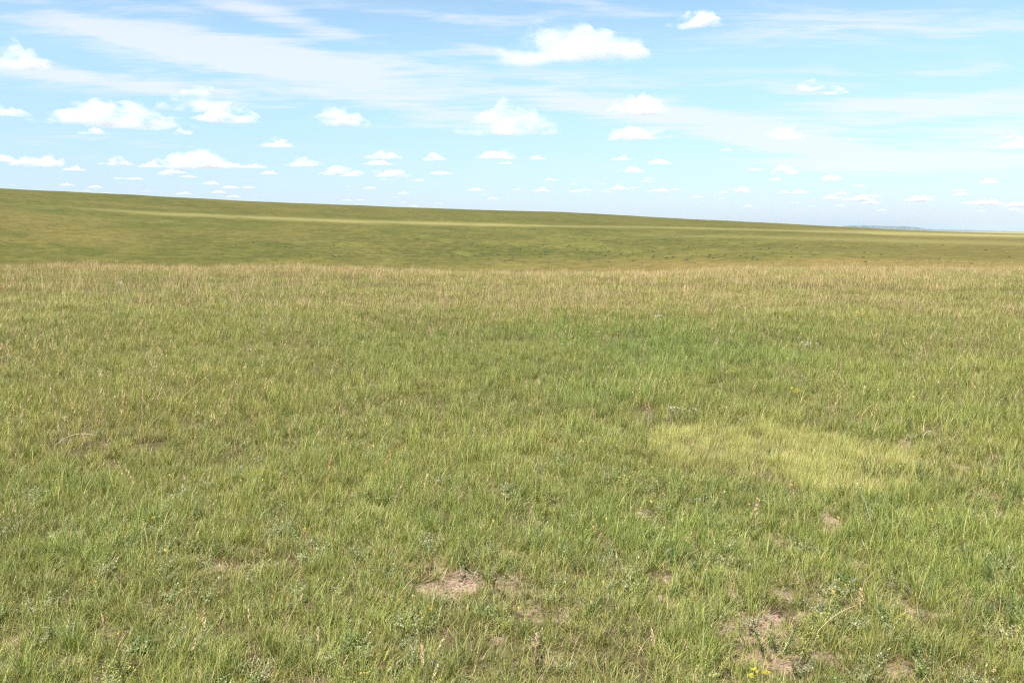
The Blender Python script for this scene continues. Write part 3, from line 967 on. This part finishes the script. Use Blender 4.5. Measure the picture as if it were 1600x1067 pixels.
one = lambda s: np.ones_like(s['r'])
plant('wheatgrass', 'green wheatgrass blades covering the near prairie', 'tuft', [(1.2, 6, 185), (6, 11, 125), (11, 17, 70)],
      lambda s: np.clip(1 - 1.35 * s['soil'], 0, 1) * (1 - .93 * s['pale']) * np.clip(.85 + .8 * (s['n3'] - .40) * 2, .55, 1),
      lambda s: .60 + .16 * (s['n3'] - .5) * 2 + .25 * sstep(3, 8, s['r']))
plant('low_grass', 'short fine grass filling the gaps between the wheatgrass tufts', 'low', [(1.2, 6, 260), (6, 12, 150), (12, 20, 60)],
      lambda s: np.clip(1 - 1.5 * s['soil'], .03, 1) * (1 - .8 * s['pale']), lambda s: 1.0 + 0 * s['r'])
plant('low_leafy_cover', 'low leafy herbs mixed into the grass', 'forb', [(1.2, 6, 70), (6, 12, 34), (12, 18, 12)],
      lambda s: np.clip(1 - 1.3 * s['soil'], .05, 1) * (1 - .8 * s['pale']) * sstep(.42, .56, fbm(s['px'] / 60, s['py'] / 30, 5, 3)), lambda s: .85 + 0 * s['r'],
      tint=lambda s, n: rng.uniform(.8, 1.15, (n, 1)) * np.ones((n, 3)))
plant('dry_grass_stalks', 'thin straw coloured stalks with seed heads among the green grass', 'straw', [(1.6, 6, 7), (6, 12, 18), (12, 20, 22)],
      lambda s: np.clip(.18 + 1.3 * s['dry'], 0, 1) * (1 - .9 * s['pale']), lambda s: .70 + .22 * sstep(3, 10, s['r']),
      tint=lambda s, n: rng.uniform(.8, 1.2, (n, 1)) * np.ones((n, 3)))
plant('dead_grass_litter', 'dead grass blades lying on the bare soil', 'litter', [(1.2, 6, 190), (6, 12, 60)],
      lambda s: np.clip(.5 + .3 * s['soil'], 0, 1), lambda s: .8 + 0 * s['r'], tint=lambda s, n: rng.uniform(.6, 1.1, (n, 1)) * np.ones((n, 3)))
plant('soil_crumbs', 'crumbs and pebbles on the bare soil patches', 'crumb', [(1.2, 6, 90), (6, 9, 40)],
      lambda s: np.clip(s['soil'] * 1.4, 0.02, 1), lambda s: 1.0 + 0 * s['r'], tint=lambda s, n: rng.uniform(.7, 1.1, (n, 1)) * np.ones((n, 3)))
plant('pale_fine_grass', 'patch of fine yellow green grass in the near right of the prairie', 'fine', [(5, 11, 120)],
      lambda s: s['pale'], lambda s: .95 + 0 * s['r'], tint=lambda s, n: rng.uniform(.85, 1.12, (n, 1)) * (1 + .35 * (s['n3'] - .5)[:, None]) * np.ones((n, 3)))
plant('distant_green_grass', 'green grass of the middle distance up to the crest', 'fargreen', [(12, 24, 24), (24, 50, 14), (50, 125, 3.2)],
      lambda s: np.clip(sstep(11.5, 16, s['r']), 0, 1) * np.where(s['r'] > 50, s['px'] > 850, 1), lambda s: 1.0 + .15 * (s['n3'] - .5), 1.0)
plant('distant_dry_grass', 'tall straw coloured grass standing along the crest', 'farstraw', [(16, 24, 7), (24, 46, 9), (46, 125, 3.0)],
      lambda s: np.clip(.10 + 1.0 * s['dry'], 0, 1) * np.where(s['r'] > 46, s['px'] > 850, 1), lambda s: .90 + .45 * (rng.uniform(0, 1, len(s['r'])) < .07), tint=lambda s, n: rng.uniform(.7, 1.15, (n, 1)) * (np.array([1.03, 1.0, .93]) - .10 * (sstep(35, 60, s['r']) * (s['px'] > 700))[:, None]))

# ---------------------------------------------------------------- single plants one can point at
def ground_at(px, py):
    z = 0.0
    for _ in range(6):
        g = pix_ground(px, py, z); z = float(height(g.x, g.y))
    return Vector((g.x, g.y, z))


def size_at(px, py, hp):
    g = ground_at(px, py); d = math.hypot(g.x, g.y)
    return g, hp * math.hypot(d, CAM_H) / FPX


def part(name, mb, root, mat=None):
    return link(name, mb.build(name, mat or M_PLANT), root)


def seed_stalk(px, py, hp, dxp, label, col, headf=.28, thick=1.0, bend=.3, seed=0, leaves=1):
    """one grass culm with a seed head; hp and dxp are its height and sideways reach in pixels of the photograph"""
    rs = np.random.default_rng(seed + int(px))
    k_ = max(hp, 26) * 1.0 / hp; hp *= k_; dxp *= k_
    g, H = size_at(px, py, hp); s = H / hp; dx = dxp * s
    Hz = H * 1.08
    root = empty('grass_stalk', g); tag(root, label, 'grass stalk', 'single grass stalks standing out of the prairie')
    n = 7; pts = []
    for k in range(n + 1):
        t = k / n * (1 - headf * .9)
        pts.append(np.array([dx * (t * (1 - bend) + bend * t * t), .02 * t, Hz * (t + bend * .25 * t * (1 - t))]))
    mb = MB(); tube(mb, pts, .0023 * thick, .0014 * thick, col * .95, 4); part('stem', mb, root, M_STRAW)
    d = pts[-1] - pts[-2]; L = math.hypot(Hz, dx) * headf
    mb = MB(); seedhead(mb, rs, pts[-1], d, L, .009 * thick, col * 1.1, 30); part('seed_head', mb, root, M_STRAW)
    for q in range(leaves):
        mb = MB(); P = blades(mb, rs, 1, .001, (H * .4, H * .6), (.003, .0045), (.3, .8), (.4, 1.0), [(col * .9, 1)], 4, z0=H * rs.uniform(.05, .2))
        part('leaf', mb, root, M_STRAW)
    return root


STRAW = np.array([.50, .39, .22]); RED = np.array([.46, .25, .15]); PALES = np.array([.62, .55, .40]); DOCK = np.array([.36, .20, .12]); ROSE = np.array([.52, .35, .25])
for (px, py, hp, dx, col, hf, th, lab) in [
    (590, 752, 44, 22, RED, .5, 1.2, 'reddish seed head leaning right, left of the middle of the near grass'),
    (614, 790, 34, 18, STRAW, .6, 1.3, 'short tan seed head leaning right, lowest of the cluster left of the middle'),
    (655, 800, 50, 12, STRAW, .35, 1.1, 'upright tan stalk, taller of a close pair left of the middle'),
    (668, 795, 36, 14, RED, .5, 1.1, 'reddish stalk close beside the taller tan one left of the middle'),
    (505, 765, 50, 16, RED, .55, 1.2, 'reddish brown seed head with a curved stem, in the near grass at left'),
    (566, 660, 30, 10, ROSE, .5, 1.3, 'pink seed head catching the light above the pair of stalks'),
    (182, 700, 66, 14, STRAW, .45, 1.1, 'tall straw stalk at left with a long narrow head'),
    (192, 672, 44, 8, RED, .4, 1.2, 'reddish seed head right beside the tall straw stalk at left'),
    (300, 668, 42, 8, ROSE, .4, 1.1, 'rose coloured seed head under the long leaning culm'),
    (385, 675, 26, 12, RED, .5, 1.2, 'small red brown seed head right of the long leaning culm'),
    (362, 642, 34, 6, ROSE, .4, 1.1, 'thin rose stalk standing in dry grass at left'),
    (410, 632, 34, 6, ROSE, .45, 1.1, 'thin pale rose stalk, right one of two in the dry grass at left'),
    (28, 720, 62, 10, ROSE, .3, 1.1, 'pale stalk with ragged pink head near the left edge'),
    (98, 715, 44, -6, PALES, .4, 1.0, 'whitish withered stalk above the bent straw at left'),
    (36, 610, 44, 22, ROSE, .45, 1.1, 'leaning pink seed head near the left edge, in the upper grass'),
    (120, 608, 44, 14, STRAW, .4, 1.1, 'leaning straw coloured head in the upper grass at left'),
    (1180, 835, 46, 2, ROSE, .5, 1.4, 'pinkish seed head below the yellow green patch'),
    (1365, 835, 66, -24, PALES, .15, 1.0, 'long pale stalk leaning left below the right end of the yellow green patch'),
    (1300, 760, 30, 6, STRAW, .4, 1.0, 'thin straw stalk inside the lower rim of the yellow green patch'),
    (835, 1038, 40, 4, ROSE, .55, 1.6, 'stout pink seed head near the bottom, under the right soil patch'),
    (1345, 965, 34, 0, STRAW, .5, 1.4, 'stubby tan seed head standing in the low herbs at bottom right'),
    (1508, 985, 46, 3, DOCK, .5, .9, 'rusty brown stalk at bottom right among tall green blades'),
    (1085, 878, 46, 0, DOCK, .5, 1.0, 'dark red dock stalk right of the middle'),
    (1234, 918, 26, -2, DOCK, .5, .9, 'short dark brown stalk above the largest soil patch'),
    (820, 860, 60, 10, STRAW, .2, .9, 'thin tall straw stalk right of the upper soil patch'),
    (740, 712, 40, 2, ROSE, .4, 1.0, 'thin rose stalk in the middle of the green grass'),
    (1310, 600, 30, 4, ROSE, .4, 1.1, 'short rose stalk behind the yellow green patch'),
    (1570, 660, 40, 18, STRAW, .4, 1.1, 'straw stalk leaning right near the right edge'),
    (1518, 610, 36, 5, STRAW, .4, 1.1, 'straw stalk upright near the right edge in dry grass'),
    (640, 460 + 20, 20, 2, ROSE, .4, 1.4, 'small rose stalk far back, left of the middle below the crest'),
    (1090, 930, 44, 16, STRAW, .3, .9, 'slender straw stalk leaning right beside a narrow soil gap'),
    (232, 862, 40, -8, PALES, .2, .9, 'pale bare stalk leaning left in the near grass'),
    (440, 1000, 60, 30, STRAW, .2, .9, 'long slanting straw stalk near the bottom left of the middle'),
]:
    seed_stalk(px, py, hp, dx, lab, col, hf, th)


def lying_culm(px0, py0, px1, py1, lift, label, col, seed=1):
    """long dry culm arching over the grass from one point to another"""
    a = ground_at(px0, py0); d = math.hypot(a.x, a.y)
    k = math.hypot(d, CAM_H) / FPX
    rs = np.random.default_rng(seed)
    root = empty('bent_grass_stalk', a); tag(root, label, 'grass stalk', 'long bent straw stalks')
    dx = (px1 - px0) * k; up = (py0 - py1) * k * 1.05 + .03
    pts = [np.array([dx * t, .03 * t, .05 + up * t + lift * math.sin(math.pi * t)]) for t in np.linspace(0, 1, 9)]
    pts[0][2] = 0
    mb = MB(); tube(mb, pts, .0022, .0013, col, 4); part('stem', mb, root, M_STRAW)
    mb = MB(); seedhead(mb, rs, pts[-1], pts[-1] - pts[-2], .05, .005, col, 10); part('seed_head', mb, root, M_STRAW)


lying_culm(278, 636, 342, 590, .01, 'long straw culm leaning far to the right across the dry grass at left', STRAW * 1.15)
lying_culm(80, 712, 136, 700, .05, 'bent straw stalk arching almost flat over the grass at left', PALES)
lying_culm(225, 690, 260, 662, .03, 'curved tan stalk under the long leaning culm', STRAW)
lying_culm(1440, 692, 1466, 704, .06, 'arched straw stalk beside the right end of the yellow green patch', PALES)
lying_culm(0, 622, 24, 640, .05, 'straw stalk hanging down at the left edge', STRAW)
lying_culm(1270, 1012, 1330, 985, .02, 'straw stalk lying across bare soil at bottom right', STRAW)


def stem_set(rs, root, n, H, spread, col, leafn=8, leafs=.018, aspect=.4, upright=.35):
    """branching stems with leaves; returns the tips"""
    tips = []
    for q in range(n):
        pts = culm_points(rs, H * rs.uniform(.8, 1.1), rs.uniform(0, upright), rs.uniform(0, .3), rs.uniform(0, 6.28), .1, 5)
        off = np.array([rs.normal(0, spread), rs.normal(0, spread), 0])
        pts = [p + off for p in pts]
        mb = MB(); tube(mb, pts, .0014, .0009, col * .8, 4)
        st = part('stem', mb, root)
        mb = MB(); leaflets(mb, rs, pts, leafn, leafs, col, aspect); part('leaves', mb, st)
        tips.append(pts[-1])
    return tips


def petals(mb, p, r, col, ccol, rs, n=5):
    a0 = rs.uniform(0, 6.28); tl = rs.normal(0, .3, 2)
    for k in range(n):
        a = a0 + k * 6.283 / n; b = a + 2.4 / n
        f = lambda ang, q: p + np.array([math.cos(ang) * q, math.sin(ang) * q, r * .25 + tl[0] * math.cos(ang) * q + tl[1] * math.sin(ang) * q])
        mb.add([p, f(a - 1.2 / n, r * .7), f(a + .0, r), f(b - 1.2 / n, r * .7)], [[0, 1, 2], [0, 2, 3]], col * rs.uniform(.85, 1.1))
    mb.add([p + np.array([-r * .2, 0, r * .3]), p + np.array([r * .2, 0, r * .3]), p + np.array([0, r * .2, r * .35])], [[0, 1, 2]], ccol)


def flower_plant(name, cat, grp, px, py, hp, label, ncol, ccol, heads, hr, n_st=4, leafcol=GREEN2, cluster=7, spread=.03, seed=0, leafs=.018):
    rs = np.random.default_rng(int(px * 3 + py) + seed)
    g, H = size_at(px, py, hp)
    root = empty(name, g); tag(root, label, cat, grp)
    tips = stem_set(rs, root, n_st, H, spread, leafcol, 9, leafs)
    for t in tips[:heads]:
        mb = MB()
        for k in range(cluster):
            o = rs.normal(0, hr * 1.1, 3) * np.array([1, 1, .7])
            petals(mb, t + o, hr, ncol, ccol, rs)
        part('flower_head', mb, root)
    return root


YEL = np.array([.80, .66, .03]); WHT = np.array([.74, .74, .66]); PUR = np.array([.36, .28, .62]); CEN = np.array([.5, .42, .1])
Yg, Wg, Pg = 'yellow wildflowers in the grass', 'white wildflowers in the grass', 'tiny purple wildflowers in the grass'
for (px, py, hp, lab, nst, cl, hr) in [
    (1168, 1085, 42, 'bright yellow wildflower at the bottom edge beside the bare soil', 3, 8, .0055),
    (1240, 625, 16, 'yellow wildflower clump in green grass behind the pale patch', 6, 7, .009),
    (1152, 632, 14, 'thin yellow wildflower left of the yellow clump behind the pale patch', 3, 4, .008),
    (1140, 590, 12, 'faint yellow wildflower farther back from the yellow clump', 3, 4, .009),
    (850 + 490, 500, 11, 'far yellow flowering plant near the right middle of the field', 5, 5, .014),
    (640, 415 + 6, 5, 'yellow flowers near the crest left of the middle', 4, 4, .02),
    (1365, 775, 14, 'tiny yellow flowers below the right end of the pale patch', 3, 3, .006)]:
    flower_plant('yellow_wildflower', 'flower', Yg, px, py, hp, lab, YEL, CEN, nst, hr, nst, GREEN2, cl)
for (px, py, hp, lab, nst, cl, hr) in [
    (1048, 660, 28, 'white flowered plant left of two above the pale patch', 6, 6, .006),
    (1083, 662, 26, 'white flowered plant right of two above the pale patch', 6, 6, .006),
    (1010, 608, 18, 'small white flowered plant left of and behind the pair', 5, 5, .006),
    (1262, 552, 16, 'broad white flowered plant far behind the pale patch', 8, 6, .010),
    (1140, 650, 14, 'sparse white flowers right of the pair above the pale patch', 4, 3, .006),
    (190, 453, 12, 'grey green plant with white flowers far back at left', 8, 6, .016),
    (1030, 505, 12, 'whitish flowering plant far back right of the middle', 8, 6, .013),
    (1260, 600, 12, 'small white flowers just behind the yellow clump', 4, 4, .007),
    (1400, 668, 14, 'white flowers behind the right part of the pale patch', 5, 3, .006),
    (880, 548, 11, 'white flowers in green grass right of the middle', 5, 4, .009)]:
    flower_plant('white_wildflower', 'flower', Wg, px, py, hp, lab, WHT, CEN, nst, hr, nst, SAGE, cl, .045)
for (px, py, hp, lab, nst, cl, hr) in [
    (370, 745, 18, 'small purple flower in the near grass at left', 2, 4, .0055),
    (1096, 795, 16, 'purple flower below the left end of the pale patch', 2, 4, .006),
    (1180, 800, 14, 'purple flower just above the pinkish seed head', 2, 4, .006),
    (1036, 872, 16, 'lavender flower left of the dark red dock stalk', 2, 4, .005),
    (1337, 925, 18, 'purple flowers in a pair over low herbs at right', 2, 5, .005),
    (1543, 962, 14, 'bluish flower at bottom right by the tall blades', 2, 4, .005),
    (670, 1045, 14, 'pale violet flower near the bottom, left of the middle', 2, 4, .004),
    (1390, 925, 12, 'tiny pale violet flower right of the purple pair', 2, 3, .005),
    (1255, 955, 12, 'tiny lavender flowers at the rim of the largest soil patch', 3, 3, .004),
    (1590, 640, 10, 'lavender flowers at the right edge in the green grass', 3, 4, .007)]:
    flower_plant('purple_wildflower', 'flower', Pg, px, py, hp, lab, PUR, WHT, nst, hr, nst, GREEN2, cl, .015)


def leafy(name, cat, grp, px, py, hp, label, col, n, spread, leafs=.02, aspect=.4, leafn=14, up=.5):
    rs = np.random.default_rng(int(px * 5 + py))
    g, H = size_at(px, py, hp)
    root = empty(name, g); tag(root, label, cat, grp)
    stem_set(rs, root, n, H, spread, col, leafn, leafs, aspect, up)
    return root


Lg = 'dark leafy plants in the grass'; Sg = 'grey green sage clumps'
DK = np.array([.085, .15, .045])
for (px, py, hp, lab, n, sp_, col) in [
    (1362, 742, 26, 'dark leafy plant inside the right end of the yellow green patch', 6, .03, DK),
    (1405, 750, 26, 'dark leafy plant at the right rim of the yellow green patch', 7, .03, DK),
    (1436, 752, 30, 'broad dark leafy plant just right of the yellow green patch', 10, .05, DK * 1.1),
    (1222, 712, 18, 'small dark plant in the middle of the yellow green patch', 4, .02, DK),
    (1196, 710, 14, 'smallest dark sprig, left one in the yellow green patch', 3, .02, DK),
    (1392, 800, 26, 'dark green weedy plant below the right end of the pale patch', 9, .05, DK),
    (1060, 875, 36, 'leafy green bush of low stems left of the dark red dock stalk', 12, .06, DK * 1.3),
    (1520, 900, 42, 'leafy green plant in the near right grass', 12, .07, DK * 1.25),
    (1580, 975, 44, 'dark green leafy plant at the right edge low down', 10, .05, DK * 1.1),
    (1210, 1020, 40, 'narrow dark upright plant growing out of the largest soil patch', 4, .015, DK * .9),
    (430, 690, 24, 'dark leafy weed in the near grass left of the middle', 9, .05, DK * 1.2),
    (400, 580, 18, 'dark green plant in the upper grass at left', 9, .08, DK * 1.2),
    (190, 498, 14, 'far dark green plant below the white flowered one at left', 9, .12, DK * 1.3),
    (60, 505, 14, 'far dark green plants near the left edge', 12, .2, DK * 1.4),
    (1150, 548, 18, 'dark green plant far back right of the middle', 10, .10, DK * 1.2),
    (1405, 548, 15, 'dark green plant far back near the right edge', 12, .18, DK * 1.2),
    (565, 530, 13, 'dark green plant far back left of the middle', 8, .10, DK * 1.3),
    (1390, 480, 10, 'dark plant far back at right under the crest', 8, .15, DK * 1.2)]:
    leafy('leafy_plant', 'plant', Lg, px, py, hp, lab, col, n, sp_, .02 if py > 600 else .035)
SG = np.array([.38, .40, .23])
for (px, py, hp, lab, n, sp_) in [
    (1182, 985, 28, 'pale sage clump on the left rim of the largest soil patch', 9, .03),
    (760, 905, 30, 'pale grey green herb clump between the two middle soil patches', 14, .06),
    (440, 830, 26, 'pale herb clump in the near grass left of the middle', 12, .05),
    (250, 800, 24, 'pale sage clump in the near grass at left', 10, .05),
    (960, 880, 26, 'pale herb clump right of the middle soil patches', 12, .06),
    (640, 1045, 40, 'sage clump near the bottom left of the soil', 10, .04),
    (1420, 925, 26, 'pale low herb clump in the near right grass', 12, .05),
    (90, 1000, 34, 'pale herb clump near the bottom left corner', 12, .05),
    (300, 1010, 34, 'pale green herb clump near the bottom at left', 12, .05)]:
    leafy('sage_clump', 'plant', Sg, px, py, hp, lab, SG * (1.0 if n < 12 else .9), n, sp_, .011, .5, 26, 1.0)


# ---------------------------------------------------------------- shrubs dotted over the far slope
def shrub_mesh(seed):
    rs = np.random.default_rng(seed); mb = MB()
    for k in range(260):
        d = rs.normal(0, 1, 3); d /= np.linalg.norm(d); d[2] = abs(d[2])
        r = rs.uniform(.55, 1.0) * (1 + .25 * math.sin(4 * math.atan2(d[1], d[0]) + seed))
        p = d * r * np.array([.5, .5, .5]); q = rs.normal(0, .07, (3, 3))
        mb.add(p + q, [[0, 1, 2]], np.array([.10, .13, .06]) * rs.uniform(.6, 1.6))
    return mb.build('sagebrush', M_PLANT)


SH = [shrub_mesh(k) for k in range(4)]


def slope_hit(px, py):
    d = pix_dir(px, py); hz = math.hypot(d.x, d.y)
    rr = np.arange(70, 1600, .5)
    x, y = d.x / hz * rr, d.y / hz * rr
    gz = height(x, y); lz = CAM_H + rr * d.z / hz
    i = np.where(gz >= lz)[0]
    if not len(i): return None
    return Vector((x[i[0]], y[i[0]], float(gz[i[0]])))


rs = random.Random(5); made = 0
while made < 240:
    u = rs.random()
    if u < .8: px, py = rs.gauss(930, 190), rs.gauss(395, 11)
    elif u < .9: px, py = rs.uniform(330, 620), rs.uniform(370, 402)
    else: px, py = rs.uniform(1200, 1590), rs.uniform(382, 415)
    if not (0 < px < 1600 and 366 < py < 414): continue
    p = slope_hit(px, py)
    if p is None: continue
    o = link('sagebrush', SH[made % 4], None, p - Vector((0, 0, .05)))
    s = rs.uniform(.25, .7) * np.interp(p.length, [100, 400], [.7, 1.4]); o.scale = (s * rs.uniform(1, 1.5), s, s * .8); o.rotation_euler.z = rs.uniform(0, 6)
    tag(o, 'small dark shrub dotted on the green slope beyond the crest', 'shrub', 'dark shrubs scattered over the far slope')
    made += 1
